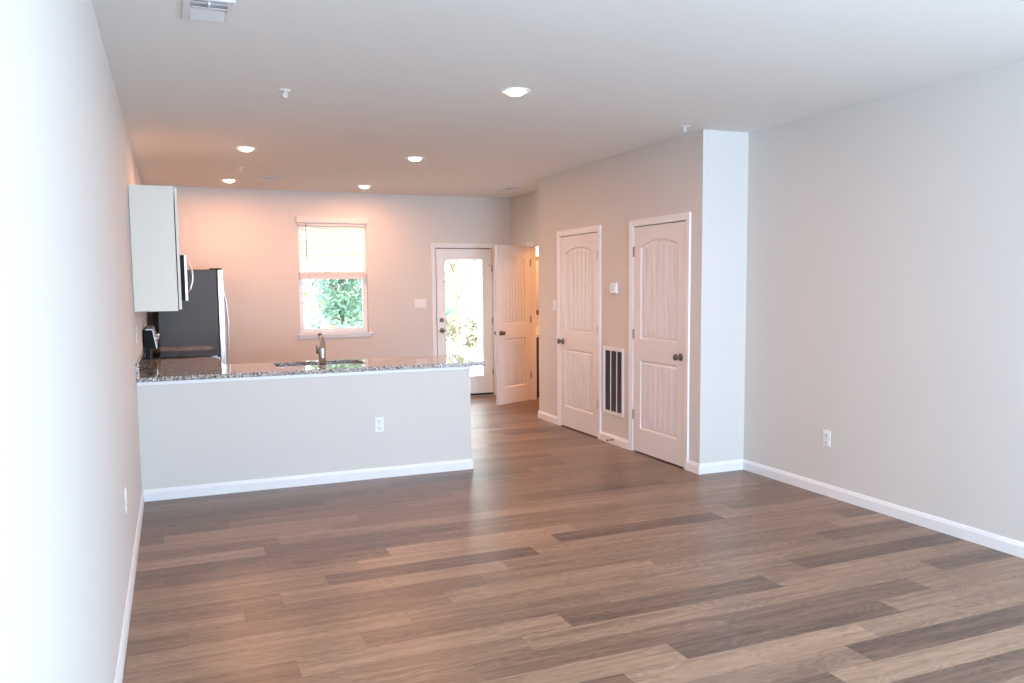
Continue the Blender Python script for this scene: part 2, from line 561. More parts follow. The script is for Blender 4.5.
base('baseboard_peninsula_end', (2.533, -.0139, 0), (2.533, .115, 0), (1, 0, 0), 'white baseboard on the end of the peninsula wall')
base('baseboard_back', (.82, YB, 0), (BD[0] - .066, YB, 0), (0, -1, 0), 'white baseboard along the kitchen back wall')
base('baseboard_back_hall', (BD[1] + .066, YB, 0), (XH, YB, 0), (0, -1, 0), 'white baseboard right of the glass back door')
base('baseboard_hall', (XH, BO[1] + .06, 0), (XH, YB, 0), (-1, 0, 0), 'white baseboard in the hall corner')
base('baseboard_bathroom', (XH + HT, YB, 0), (XE, YB, 0), (0, -1, 0), 'white baseboard inside the bathroom')
# strip under the granite
struct(MB().box(0.002, 2.539, -.012, 0, .846, .872).build('trim_counter', TRIM, bevel=.003), 'white trim strip under the granite edge', 'trim')

CW = .060
CASP = [(0, 0), (CW, 0), (CW, .017), (CW - .010, .017), (CW - .022, .013), (.014, .010), (.004, .010), (0, .006)]  # a: from the opening outwards, b: off the wall
def casing(name, u0, u1, zt, origin, ux, nx, label):
    """three mitred boards round an opening u0..u1 by zt on a wall; ux = direction of u, nx = wall normal"""
    ux, nx, o = Vector(ux), Vector(nx), Vector(origin)
    m = MB()
    bm = m.bm
    def ring(cu, cz, du, dz):
        return [bm.verts.new(o + ux * (cu + du * a) + Vector((0, 0, cz + dz * a)) + nx * b) for a, b in CASP]
    rings = [ring(u0, 0, -1, 0), ring(u0, zt, -1, 1), ring(u1, zt, 1, 1), ring(u1, 0, 1, 0)]
    n = len(CASP)
    for A, B in zip(rings, rings[1:]):
        for i in range(n):
            bm.faces.new((A[i], A[(i + 1) % n], B[(i + 1) % n], B[i]))
    bm.faces.new(rings[0]); bm.faces.new(rings[-1][::-1])
    return struct(m.build(name, TRIM), label, 'trim')
casing('trim_1', LD[0] - .006, LD[1] + .006, 2.056, (XP, 0, 0), (0, 1, 0), (-1, 0, 0), 'white casing round the left closet door')
casing('trim_2', RD[0] - .006, RD[1] + .006, 2.056, (XP, 0, 0), (0, 1, 0), (-1, 0, 0), 'white casing round the right closet door')
casing('trim_3', BD[0] + .010, BD[1] - .010, 2.05, (0, YB, 0), (1, 0, 0), (0, -1, 0), 'white casing round the glass back door')
casing('trim_4', BO[0] + .004, BO[1] - .004, 2.046, (XH, 0, 0), (0, 1, 0), (-1, 0, 0), 'white casing round the bathroom doorway')
# jamb linings
def jamb(name, axis, a0, a1, zt, t0, t1, th, label):
    m = MB()
    m.cells([a0, a0 + th, a1 - th, a1], [0, zt - th, zt], t0, t1, lambda u, v: not (a0 + th < u < a1 - th and v < zt - th), axis)
    return struct(m.build(name, TRIM), label, 'trim')
jamb('trim_5', 'xzy', BD[0], BD[1], BD[3], YB, YB + T, .012, 'white jamb lining of the glass back door')
jamb('trim_6', 'yzx', BO[0], BO[1], BO[3], XH, XH + HT, .012, 'white jamb lining of the bathroom doorway')
# door stops behind the closet door slabs, so that the gaps read dark
for nm, d in (('trim_7', LD), ('trim_8', RD)):
    jamb(nm, 'yzx', d[0] - .004, d[1] + .004, 2.056, XP + .042, XP + T, .016, 'door stop behind the %s closet door' % ('left' if d is LD else 'right'))

# ------------------------------------------------------------------ panelled doors
def panel_door_mesh(w, h, zb=.0):
    """slab with an arched upper and a square lower panel of V-grooved boards on both faces; front face towards -y"""
    st = .112
    pL, pR = st, w - st
    lo = (.215, .842)
    up = (1.035, 1.855)
    rise = .062
    half = (pR - pL) / 2
    rad = (half * half + rise * rise) / (2 * rise)
    cz = up[1] + rise - rad
    mid = (pL + pR) / 2
    MW = .038      # moulding width
    ng = 6
    fl, fr = pL + MW, pR - MW
    grooves = [fl + (fr - fl) * (i + .5) / (ng) for i in range(ng)]
    us = {0, w, pL, pR, mid}
    for k in range(1, 9): us |= {pL + MW * k / 8, pR - MW * k / 8}
    for g in grooves: us |= {g - .0090, g - .0060, g + .0060, g + .0090}
    us |= {fl + (fr - fl) * k / ng for k in range(ng + 1)}
    us = sorted(us)
    us = [u for i, u in enumerate(us) if i == 0 or u - us[i - 1] > 1e-4]
    vs = {0, h}
    for a, b in (lo, up):
        for k in range(0, 9): vs |= {a + MW * k / 8}
        if b == lo[1]:
            for k in range(0, 9): vs |= {b - MW * k / 8}
    z = up[1] - .05
    while z < up[1] + rise + .004:
        vs.add(z); z += .004
    for k in range(1, 5): vs |= {lo[0] + .04 + k * .11, up[0] + .04 + k * .15}
    vs = sorted(vs)
    vs = [v for i, v in enumerate(vs) if i == 0 or v - vs[i - 1] > 1e-4]
    def prof(d):
        if d <= 0: return 0.0
        t = min(d / MW, 1.0)
        # drop quickly, small step up, field a little below the stile face
        if t < .30: return -.014 * math.sin(t / .30 * math.pi / 2)
        if t < .45: return -.014
        if t < 1: return -.014 + .007 * math.sin((t - .45) / .55 * math.pi / 2)
        return -.007
    def hgt(u, v):
        dlo = min(u - pL, pR - u, v - lo[0], lo[1] - v)
        top = rad - math.hypot(u - mid, v - cz) if v > cz else 1.0
        dup_ = min(u - pL, pR - u, v - up[0], top)
        d = max(dlo, dup_)
        y = prof(d)
        if d >= MW * .98:
            for g in grooves:
                e = abs(u - g)
                if e < .0090: y -= .010 * min(1.0, (.0090 - e) / .0030)
        return y
    bm = bmesh.new()
    th = .035
    G = {}
    for side in (0, 1):
        for i, u in enumerate(us):
            for j, v in enumerate(vs):
                y = hgt(u, v)
                G[side, i, j] = bm.verts.new((u, -y if side == 0 else th + y, v + zb))
    nu, nv = len(us), len(vs)
    for i in range(nu - 1):
        for j in range(nv - 1):
            bm.faces.new((G[0, i, j], G[0, i + 1, j], G[0, i + 1, j + 1], G[0, i, j + 1]))
            bm.faces.new((G[1, i, j], G[1, i, j + 1], G[1, i + 1, j + 1], G[1, i + 1, j]))
    for i in range(nu - 1):
        bm.faces.new((G[0, i, 0], G[1, i, 0], G[1, i + 1, 0], G[0, i + 1, 0]))
        bm.faces.new((G[0, i, nv - 1], G[0, i + 1, nv - 1], G[1, i + 1, nv - 1], G[1, i, nv - 1]))
    for j in range(nv - 1):
        bm.faces.new((G[0, 0, j], G[0, 0, j + 1], G[1, 0, j + 1], G[1, 0, j]))
        bm.faces.new((G[0, nu - 1, j], G[1, nu - 1, j], G[1, nu - 1, j + 1], G[0, nu - 1, j + 1]))
    return bm
KNOB = [(0, .033), (.004, .033), (.008, .029), (.010, .013), (.030, .011), (.036, .019), (.044, .027), (.054, .0285), (.062, .024), (.066, .012), (.067, 0)]
def knob(door, u, z, faces=(-1,), th=.035):
    for s in faces:
        m = MB()
        m.lathe((u, 0 if s < 0 else th, z), (0, s, 0), KNOB, 20)
        m.build('door_knob', NICKEL, door)
def hinges(door, u, zs, y=-.006, mat=None):
    for z in zs:
        m = MB()
        for k in range(5):
            m.tube([(u, y, z - .045 + k * .018), (u, y, z - .045 + k * .018 + .0172)], .0065, 10)
        m.box(u - .012, u + .012, y + .003, y + .006, z - .045, z + .045)
        m.build('hinge', mat or HINGE, door)
def panel_door(name, w, loc, rotz, knob_u, hinge_u, label, faces=(-1,)):
    bm = panel_door_mesh(w, 2.035)
    m = MB(); m.bm.free(); m.bm = bm
    o = m.build(name, DOORP, loc=loc, rotz=rotz)
    struct(o, label, 'door')
    knob(o, knob_u, .92, faces)
    hinges(o, hinge_u, (.335, 1.075, 1.82))
    return o
panel_door('door_3', LD[1] - LD[0], (XP - .001, LD[1], .012), R(-90), .050, LD[1] - LD[0] + .003, 'white two panel closet door left of the return grille, knob on its left')
panel_door('door_4', RD[1] - RD[0], (XP - .001, RD[1], .012), R(-90), RD[1] - RD[0] - .062, -.003, 'white two panel closet door right of the return grille, knob on its right')
bd = panel_door('door_2', .648, (4.055, 3.214, .012), math.atan2(.295, .605), .060, .651, 'bathroom door standing open into the hall beside the glass door', (-1, 1))

# glass back door: stiles, glazing bead, pane, hardware
gx0, gx1, gz0, gz1 = 3.690, 4.224, .290, 1.890
dx0, dx1, dz0, dz1 = 3.567, 4.370, .045, 2.037
m = MB((dx0, YB + .004, 0))
m.cells([dx0, gx0, gx1, dx1], [dz0, gz0, gz1, dz1], YB + .004, YB + .048, lambda u, v: not (gx0 < u < gx1 and gz0 < v < gz1), 'xzy')
gd = struct(m.build('door_1', TRIM), 'white back door with one tall clear glass pane', 'door')
m = MB((dx0, YB + .004, 0))
fw = .022
m.cells([gx0 - fw, gx0, gx1, gx1 + fw], [gz0 - fw, gz0, gz1, gz1 + fw], YB - .006, YB + .006, lambda u, v: not (gx0 < u < gx1 and gz0 < v < gz1), 'xzy')
m.build('glazing_bead', TRIM, gd, bevel=.004)
m = MB((dx0, YB + .004, 0)); m.box(gx0 - .004, gx1 + .004, YB + .022, YB + .028, gz0 - .004, gz1 + .004)
m.build('pane', GLASS, gd)
m = MB((dx0, YB + .004, 0)); m.box(dx0, dx1, YB - .002, YB + .048, .018, .044)
m.build('door_sweep', RUBBER, gd)
m = MB((dx0, YB + .004, 0))
m.cells([3.5575, 3.575, 4.362, 4.3775], [.02, 2.029, 2.0475], YB + .049, YB + .062, lambda u, v: not (3.575 < u < 4.362 and v < 2.029), 'xzy')
m.build('weatherstrip', RUBBER, gd)
m = MB(); m.lathe((3.632 - dx0, 0, .935), (0, -1, 0), KNOB, 20); m.build('door_knob', NICKEL, gd)
m = MB(); m.lathe((3.632 - dx0, 0, 1.075), (0, -1, 0), [(0, .031), (.006, .031), (.012, .027), (.014, .010)], 20)
m.box(3.632 - dx0 - .006, 3.632 - dx0 + .006, -.028, -.012, 1.058, 1.092)
m.build('deadbolt', NICKEL, gd)
hinges(gd, dx1 - dx0 + .002, (.330, 1.055, 1.775), y=-.010)
m = MB((dx0, YB + .004, 0)); m.tube([(4.33, YB - .008, 1.815), (4.372, YB - .012, 1.815)], .005, 8).tube([(4.33, YB + .003, 1.815), (4.33, YB - .016, 1.815)], .007, 8)
m.build('door_stop_pin', HINGE, gd)
struct(MB().box(BD[0] + .012, BD[1] - .012, YB - .012, YB + T + .03, 0, .017).build('trim_threshold', STEEL, bevel=.004), 'metal threshold under the glass back door', 'threshold')

# ------------------------------------------------------------------ kitchen window and its blind
wx0, wx1, wz0, wz1 = WIN
m = MB((wx0, YB, wz0))
yo = YB + .055
f = .030
m.cells([wx0, wx0 + f, wx1 - f, wx1], [wz0, wz0 + f, wz1 - f, wz1], yo, yo + .05, lambda u, v: not (wx0 + f < u < wx1 - f and wz0 + f < v < wz1 - f), 'xzy')
w1 = struct(m.build('window_1', PLASTIC, bevel=.003), 'white kitchen window above the sink with trees outside', 'window')
zm = (wz0 + wz1) / 2 + .01
for nm, a, b, y in (('lower_sash', wz0 + f, zm + .02, yo + .004), ('upper_sash', zm - .02, wz1 - f, yo + .026)):
    s = .028
    X0, X1 = wx0 + f, wx1 - f
    m = MB((wx0, YB, wz0))
    m.cells([X0, X0 + s, X1 - s, X1], [a, a + s, b - s, b], y, y + .02, lambda u, v: not (X0 + s < u < X1 - s and a + s < v < b - s), 'xzy')
    sa = m.build(nm, PLASTIC, w1, bevel=.002)
    m = MB((wx0, YB, wz0)); m.box(X0 + s - .004, X1 - s + .004, y + .008, y + .013, a + s - .004, b - s + .004)
    m.build('pane', GLASS, sa)
m = MB((wx0, YB, wz0)); m.box(wx0 - .038, wx1 + .056, YB - .030, YB + .056, wz0 - .022, wz0 + .0)
m.build('window_sill', TRIM, w1, bevel=.004)
m = MB((wx0, YB, wz0)); m.box(wx0 - .012, wx1 + .032, YB - .012, YB, wz0 - .060, wz0 - .022)
m.build('apron', TRIM, w1, bevel=.003)

bl = thing('window_blind', 'white slatted blind pulled halfway up in the kitchen window', 'blind', ((wx0 + wx1) / 2, YB, wz1))
o3 = ((wx0 + wx1) / 2, YB, wz1)
m = MB(o3); m.box(wx0 - .012, wx1 + .028, YB - .030, YB - .002, 2.347, 2.425); m.build('valance', BLIND, bl, bevel=.004)
m = MB(o3); m.box(wx0 + .008, wx1 - .008, YB + .002, YB + .050, 2.315, 2.356); m.build('headrail', BLIND, bl)
m = MB(o3)
z = 2.300
while z > 1.735:
    # slat: shallow curved strip, slightly tilted
    prof = [(-.015, -.0190), (-.0085, -.0085), (0, .0015), (.0085, .0105), (.015, .0170), (.0165, .0155), (.0105, .0085), (.002, -.0005), (-.0065, -.0105), (-.0130, -.0205)]
    m.prism(prof, (wx0 + .012, YB + .026, z), (wx1 - .012, YB + .026, z), (0, 1, 0), (0, 0, 1))
    z -= .0425
m.build('slats', SLAT, bl)
m = MB(o3)
for k in range(9):
    zz = 1.668 + k * .0062
    m.box(wx0 + .010, wx1 - .010, YB - .001, YB + .050, zz, zz + .0056)
m.build('stacked_slats', BLIND, bl)
m = MB(o3); m.box(wx0 + .010, wx1 - .010, YB - .002, YB + .050, 1.636, 1.664); m.build('bottom_rail', BLIND, bl, bevel=.003)
for fx in (.14, .5, .86):
    x = wx0 + (wx1 - wx0) * fx
    m = MB(o3)
    m.tube([(x, YB + .001, 2.33), (x, YB + .001, 1.65)], .0012, 6).tube([(x, YB + .051, 2.33), (x, YB + .051, 1.65)], .0012, 6)
    m.build('ladder_cord', BLIND, bl)
m = MB(o3); m.tube([(wx0 + .105, YB - .006, 2.35), (wx0 + .108, YB - .008, 1.88)], .004, 8); m.build('tilt_wand', GRILLE, bl)

# front windows behind the camera
for i, (a, b) in enumerate(FRONT_WINDOWS):
    m = MB((a, YF, .35))
    m.cells([a, a + .05, (a + b) / 2 - .02, (a + b) / 2 + .02, b - .05, b], [.35, .40, 1.30, 1.34, 2.25, 2.3], YF - .10, YF - .05,
            lambda u, v: not ((a + .05 < u < (a + b) / 2 - .02 or (a + b) / 2 + .02 < u < b - .05) and (.4 < v < 1.3 or 1.34 < v < 2.25)), 'xzy')
    w = struct(m.build('window_%d' % (i + 2), PLASTIC), 'white framed window in the front wall, %s' % (('nearest the left wall', 'in the middle', 'nearest the right wall')[i]), 'window')
    m = MB((a, YF, .35)); m.box(a - .04, b + .04, YF - .05, YF + .04, .33, .35); m.build('window_sill', TRIM, w)

# ------------------------------------------------------------------ granite worktops, sink, faucet
ZT = .905
SK = (1.016, 1.735, .300, .712)
o = (1.3, .4, .872)
m = MB(o)
m.cells([0, .635, SK[0], SK[1], 2.660], [-.028, SK[2], SK[3], .762, 1.615], .872, ZT,
        lambda u, v: (v < .762 or u < .635) and not (SK[0] < u < SK[1] and SK[2] < v < SK[3]), 'xyz')
wt = tag(m.build('granite_worktop', GRANITE, bevel=.004), 'speckled grey granite worktop on the peninsula and corner', 'worktop')
m = MB(o); m.box(0, .022, -.028, 1.615, ZT, 1.007); m.build('backsplash', GRANITE, wt, bevel=.003)
o = (.3, 2.8, .872)
m = MB(o); m.box(0, .635, 2.385, 3.262, .872, ZT)
wt2 = tag(m.build('granite_worktop', GRANITE, bevel=.004), 'short granite worktop between the range and the refrigerator', 'worktop')
m = MB(o); m.box(0, .022, 2.385, 3.262, ZT, 1.007); m.build('backsplash', GRANITE, wt2, bevel=.003)

o = (1.375, .506, .66)
sk = thing('kitchen_sink', 'undermount stainless double sink in the granite peninsula', 'sink', o)
m = MB(o)
bm = m.bm
def bowl(x0, x1, y0, y1, zt, zb):
    t = .002
    m.box(x0, x1, y0, y1, zb - t, zb)
    m.box(x0 - t, x0, y0 - t, y1 + t, zb - t, zt); m.box(x1, x1 + t, y0 - t, y1 + t, zb - t, zt)
    m.box(x0, x1, y0 - t, y0, zb - t, zt); m.box(x0, x1, y1, y1 + t, zb - t, zt)
xm = (SK[0] + SK[1]) / 2
bowl(SK[0] + .004, xm - .012, SK[2] + .004, SK[3] - .004, .871, .69)
bowl(xm + .012, SK[1] - .004, SK[2] + .004, SK[3] - .004, .871, .69)
m.box(xm - .010, xm + .010, SK[2] + .004, SK[3] - .004, .84, .862)
m.build('basin', STEEL, sk)
for x in ((SK[0] + xm) / 2, (SK[1] + xm) / 2):
    m = MB(o); m.lathe((x, .506, .6905), (0, 0, 1), [(0, .045), (.003, .043), (.003, .030), (.001, .028)], 20); m.build('drain', CHROME, sk)

fx, fy = 1.352, .205
fc = thing('kitchen_faucet', 'steel pull-out faucet with dark lever behind the sink', 'faucet', (fx, fy, ZT))
m = MB(); m.lathe((0, 0, 0), (0, 0, 1), [(0, .030), (.006, .030), (.010, .026), (.016, .0235)], 24); m.build('base_flange', CHROME, fc)
m = MB(); m.lathe((0, 0, .014), (0, 0, 1), [(0, .027), (.06, .027), (.10, .028), (.128, .028), (.146, .024), (.152, .012)], 24); m.build('body', CHROME, fc)
m = MB(); m.tube([(.008, .000, .125), (.010, .012, .165), (.010, .035, .200), (.008, .062, .225), (.006, .090, .240)], [.023, .0225, .020, .0175, .016], 18)
sp = m.build('spout', CHROME, fc)
m = MB(); m.tube([(.006, .090, .240), (.005, .108, .2455), (.0045, .120, .246)], [.0165, .0165, .014], 18); m.build('spray_head', RUBBER, sp)
m = MB(); m.lathe((-.018, 0, .118), (-1, 0, .12), [(0, .016), (.010, .018), (.022, .0175), (.028, .010)], 18).tube([(-.036, 0, .121), (-.044, -.018, .150), (-.046, -.03, .172)], [.0075, .006, .005], 10)
m.build('lever', NICKEL, fc)

# ------------------------------------------------------------------ cabinets
def cabinet(name, x0, x1, y0, y1, z0, z1, face, ndoors, label, toe=False, drawer=0.0, group=None):
    """face '+x' or '+y': the side the doors are on"""
    o = ((x0 + x1) / 2, (y0 + y1) / 2, z0)
    r = thing(name, label, 'cabinet', o, group=group)
    m = MB(o)
    zb = z0 + (.10 if toe else 0)
    m.box(x0 + (.003 if face == '+x' else 0), x1, y0, y1, zb, z1)
    m.build('carcass', CABW, r, bevel=.0015)
    if toe:
        m = MB(o)
        if face == '+x': m.box(x0 + .003, x1 - .07, y0, y1, z0, zb)
        else: m.box(x0, x1, y0, y1 - .07, z0, zb)
        m.build('toe_kick', CABW, r)
    A, B = (y0, y1) if face == '+x' else (x0, x1)
    def front(nm, a, b, c, d):
        m = MB(o)
        fw = .055
        gap = .007 if not toe else .003
        def bx(p, q, s, t_, g0, g1):
            if face == '+x': m.box(x1 + g0, x1 + g1, p, q, s, t_)
            else: m.box(p, q, y1 + g0, y1 + g1, s, t_)
        if d - c > .2:
            ax = 'yzx' if face == '+x' else 'xzy'
            base_ = x1 if face == '+x' else y1
            m.cells([a, a + fw, b - fw, b], [c, c + fw, d - fw, d], base_ + gap, base_ + gap + .019, lambda u, v: not (a + fw < u < b - fw and c + fw < v < d - fw), ax)
            bx(a + fw - .001, b - fw + .001, c + fw - .001, d - fw + .001, gap, gap + .011)
        else:
            bx(a, b, c, d, gap, gap + .019)
        return m.build(nm, CABW, r)
    w = (B - A) / ndoors
    for k in range(ndoors):
        a, b = A + k * w + .010, A + (k + 1) * w - .010
        top = z1 - .012
        if drawer:
            front('drawer', a, b, top - drawer, top)
            top -= drawer + .015
        front('door', a, b, zb + .012, top)
    return r
UG = 'white upper cabinets on the left wall'
cabinet('upper_cabinet', 0, .300, .150, .884, 1.372, 2.286, '+x', 2, 'white upper cabinet nearest the camera, plain side showing', group=UG)
cabinet('upper_cabinet', 0, .300, .886, 1.614, 1.372, 2.286, '+x', 2, 'white upper cabinet between the nearest cabinet and the microwave', group=UG)
cabinet('upper_cabinet', 0, .300, 1.618, 2.382, 1.842, 2.286, '+x', 2, 'short white upper cabinet right above the microwave', group=UG)
cabinet('upper_cabinet', 0, .300, 2.386, 3.20, 1.372, 2.286, '+x', 2, 'white upper cabinet between the microwave and the refrigerator', group=UG)
BG = 'white base cabinets under the granite'
cabinet('base_cabinet', 0, .60, .765, 1.612, 0, .872, '+x', 1, 'white base cabinet between the peninsula and the range', True, .14, BG)
cabinet('base_cabinet', 0, .60, 2.388, 3.26, 0, .872, '+x', 2, 'white base cabinet between the range and the refrigerator', True, .14, BG)
cabinet('base_cabinet', .64, .955, .118, .73, 0, .872, '+y', 1, 'white peninsula base cabinet left of the sink', True, .14, BG)
cabinet('sink_cabinet', .96, 1.86, .118, .73, 0, .655, '+y', 2, 'white peninsula base cabinet under the sink', True, 0, BG)
cabinet('base_cabinet', 1.865, 2.528, .118, .73, 0, .872, '+y', 1, 'white peninsula base cabinet at the open end', True, .14, BG)

# ------------------------------------------------------------------ range, microwave, refrigerator
o = (.33, 2.0, 0)
rg = thing('kitchen_range', 'black and steel electric range on the left wall', 'range', o)
y0, y1 = 1.619, 2.381
m = MB(o); m.box(.012, .630, y0, y1, .03, .900); m.build('body', BLACK, rg)
m = MB(o); m.box(.012, .650, y0, y1, .900, .917); m.build('cooktop', GLOSSBLACK, rg, bevel=.0008)
m = MB(o); m.box(.632, .668, y0 + .004, y1 - .004, .235, .80)
dr = m.build('oven_door', STEEL, rg, bevel=.004)
m = MB(o); m.box(.667, .670, y0 + .10, y1 - .10, .34, .66); m.build('oven_window', GLOSSBLACK, dr)
m = MB(o); m.tube([(.665, y0 + .06, .755), (.71, y0 + .06, .755), (.71, y1 - .06, .755), (.665, y1 - .06, .755)], .010, 10); m.build('handle', STEEL, dr)
m = MB(o); m.box(.632, .664, y0 + .004, y1 - .004, .05, .225); m.build('drawer', STEEL, rg, bevel=.004)
m = MB(o); m.box(.632, .650, y0 + .002, y1 - .002, .81, .898); m.build('front_trim', STEEL, rg)
m = MB(o); m.box(.012, .060, y0 + .004, y1 - .004, .917, 1.010); m.build('backguard_riser', BLACK, rg)
CON = [(.012, .998), (.108, .998), (.112, 1.004), (.084, 1.160), (.074, 1.168), (.012, 1.168)]
m = MB(o); m.prism(CON, (0, y0 + .002, 0), (0, y1 - .002, 0), (1, 0, 0), (0, 0, 1))
bgd = m.build('control_console', BLACK, rg)
m = MB(o); m.prism([(.1125, 1.000), (.1165, 1.002), (.0885, 1.166), (.076, 1.174), (.030, 1.174), (.030, 1.1685), (.074, 1.1685), (.0845, 1.160)], (0, y0 - .001, 0), (0, y1 + .001, 0), (1, 0, 0), (0, 0, 1))
m.build('steel_face', STEEL, bgd)
for yy in (1.69, 1.78, 2.22, 2.31):
    m = MB(o); m.lathe((.102, yy, 1.085), (1, 0, .17), [(0, .022), (.006, .022), (.010, .018), (.028, .016), (.030, .010)], 16); m.build('knob', STEEL, rg)
for k, (bx_, by_, rr) in enumerate(((.20, 1.81, .075), (.20, 2.19, .10), (.47, 1.81, .10), (.47, 2.19, .075))):
    m = MB(o); m.lathe((bx_, by_, .9171), (0, 0, 1), [(0, rr), (.0004, rr), (.0004, rr - .004), (0, rr - .004)], 40, caps=False); m.build('burner_ring', GRILLE, rg)

o = (.19, 2.0, 1.424)
mw = thing('microwave', 'black and steel microwave under the short upper cabinet', 'microwave', o)
m = MB(o); m.box(.002, .374, y0 + .002, y1 - .002, 1.430, 1.838); m.build('body', BLACK, mw, bevel=.002)
m = MB(o); m.box(.376, .398, y0 + .002, y1 - .19, 1.426, 1.838)
md = m.build('door', STEEL, mw, bevel=.003)
m = MB(o); m.box(.397, .400, y0 + .07, y1 - .27, 1.49, 1.79); m.build('door_window', GLOSSBLACK, md)
m = MB(o); m.tube([(.396, y0 + .035, 1.50), (.422, y0 + .035, 1.535), (.441, y0 + .035, 1.60), (.446, y0 + .035, 1.65), (.441, y0 + .035, 1.70), (.422, y0 + .035, 1.755), (.396, y0 + .035, 1.78)], .008, 10); m.build('handle', STEEL, md)
m = MB(o); m.box(.376, .396, y1 - .186, y1 - .002, 1.426, 1.838); m.build('control_panel', GLOSSBLACK, mw, bevel=.003)

o = (.43, 3.72, 0)
fr = thing('refrigerator', 'tall stainless refrigerator with dark grey side in the kitchen corner', 'refrigerator', o)
fy0, fy1 = 3.268, 4.164
m = MB(o); m.box(.115, .728, fy0, fy1, .02, 1.742); m.build('body', DARKSTEEL, fr, bevel=.004)
m = MB(o); m.box(.728, .738, fy0 + .006, fy1 - .006, .04, 1.735); m.build('gasket', RUBBER, fr)
ys = fy0 + .40
for a, b, hy in ((fy0 + .001, ys - .003, ys - .04), (ys + .003, fy1 - .001, ys + .04)):
    m = MB(o); m.box(.738, .800, a, b, .05, 1.738)
    d = m.build('door', STEEL, fr, bevel=.008, seg=3)
    m = MB(o)
    m.tube([(.798, hy, 1.54), (.820, hy, 1.50), (.842, hy, 1.36), (.856, hy, 1.16), (.856, hy, .95), (.842, hy, .72), (.822, hy, .58), (.798, hy, .55)], .011, 12)
    m.build('handle', STEEL, d)
m = MB(o); m.box(.66, .785, fy0 + .03, fy0 + .12, 1.742, 1.757); m.build('hinge_cover', RUBBER, fr, bevel=.003)
m = MB(o); m.box(.66, .785, fy1 - .12, fy1 - .03, 1.742, 1.757); m.build('hinge_cover', RUBBER, fr, bevel=.003)
for xx in (.2, .66):
    m = MB(o); m.box(xx - .03, xx + .03, fy0 + .04, fy1 - .04, 0, .022); m.build('foot', RUBBER, fr)

# ------------------------------------------------------------------ outlets, switches, thermostat, grille (all face -y in their own frame)
OG = 'white duplex outlets'
def outlet(loc, rotz, label):
    r = thing('wall_outlet', label, 'outlet', loc, rotz, OG)
    m = MB(); m.box(-.036, .036, -.006, 0, -.059, .059); m.build('cover_plate', PLASTIC, r, bevel=.003)
    for s in (-1, 1):
        m = MB(); m.box(-.017, .017, -.0085, -.005, s * .027 - .014, s * .027 + .014)
        rc = m.build('receptacle', PLASTIC, r, bevel=.004)
        m = MB()
        for dx in (-.0065, .0065): m.box(dx - .0015, dx + .0015, -.0092, -.0082, s * .027 - .003, s * .027 + .008)
        m.box(-.0025, .0025, -.0092, -.0082, s * .027 - .011, s * .027 - .006)
        m.build('slots', SLOT, rc)
    m = MB(); m.lathe((0, -.005, 0), (0, -1, 0), [(0, .003), (.0022, .003)], 8); m.build('screw', HINGE, r)
    return r
ou = outlet((1.754, 0, .435), 0, 'white outlet on the peninsula half wall')
dup(ou, (XR, -1.893, .417), 'white outlet low on the right wall', R(-90))
dup(ou, (0, -1.955, .487), 'white outlet low on the left wall near the peninsula', R(90))
dup(ou, (0, .30, 1.20), 'white outlet above the backsplash under the nearest upper cabinet', R(90))

def switch(name, loc, rotz, n, label):
    r = thing(name, label, 'light switch', loc, rotz)
    w = .036 + .023 * (n - 1)
    m = MB(); m.box(-w, w, -.006, 0, -.058, .058); m.build('cover_plate', PLASTIC, r, bevel=.003)
    for k in range(n):
        x = (k - (n - 1) / 2) * .046
        m = MB(); m.box(x - .0055, x + .0055, -.007, -.005, -.012, .012).prism([(-.004, -.006), (.004, -.006), (.003, -.017), (-.002, -.017)], (x - .004, 0, .002), (x + .004, 0, .002), (0, 0, 1), (0, 1, 0))
        m.build('toggle', PLASTIC, r)
    return r
switch('triple_light_switch', (3.334, YB, 1.305), 0, 3, 'white triple toggle switch plate left of the glass door')
switch('light_switch', (XP, 1.735, 1.317), R(-90), 1, 'single white switch plate left of the left closet door')
th = thing('thermostat', 'small white thermostat with blue screen between the closet doors', 'thermostat', (XP, .408, 1.503), R(-90))
m = MB(); m.box(-.060, .060, -.024, 0, -.050, .050); m.build('housing', PLASTIC, th, bevel=.006)
m = MB(); m.box(-.045, .012, -.0252, -.0235, -.026, .034); m.build('screen', LCD, th)
m = MB()
for z in (.022, -.004): m.box(.026, .048, -.0262, -.0235, z - .006, z + .006)
m.build('buttons', VENTW, th)

g = thing('return_air_grille', 'tall white return air grille with dark slots between the closet doors', 'vent', (XP, (GR[0] + GR[1]) / 2, .610), R(-90))
gw, gh = .200, .328
iw, ih = .168, .293
m = MB(); m.cells([-gw, -iw, iw, gw], [-gh, -ih, ih, gh], -.012, 0, lambda u, v: not (abs(u) < iw and abs(v) < ih), 'xzy'); m.build('frame', PLASTIC, g, bevel=.003)
for x in (-.058, .058):
    m = MB(); m.box(x - .005, x + .005, -.003, .004, -ih, ih); m.build('mullion', PLASTIC, g)
m = MB()
z = -ih + .008
while z < ih - .004:
    m.prism([(0, 0), (.006, .006), (.0065, .0052), (.0005, -.0008)], (-iw, .001, z), (iw, .001, z), (0, 1, 0), (0, 0, 1))
    z += .0125
m.build('louvres', GRILLE, g)
m = MB(); m.box(-iw - .001, iw + .001, .009, .014, -ih - .001, ih + .001); m.build('filter', DARKFILTER, g)

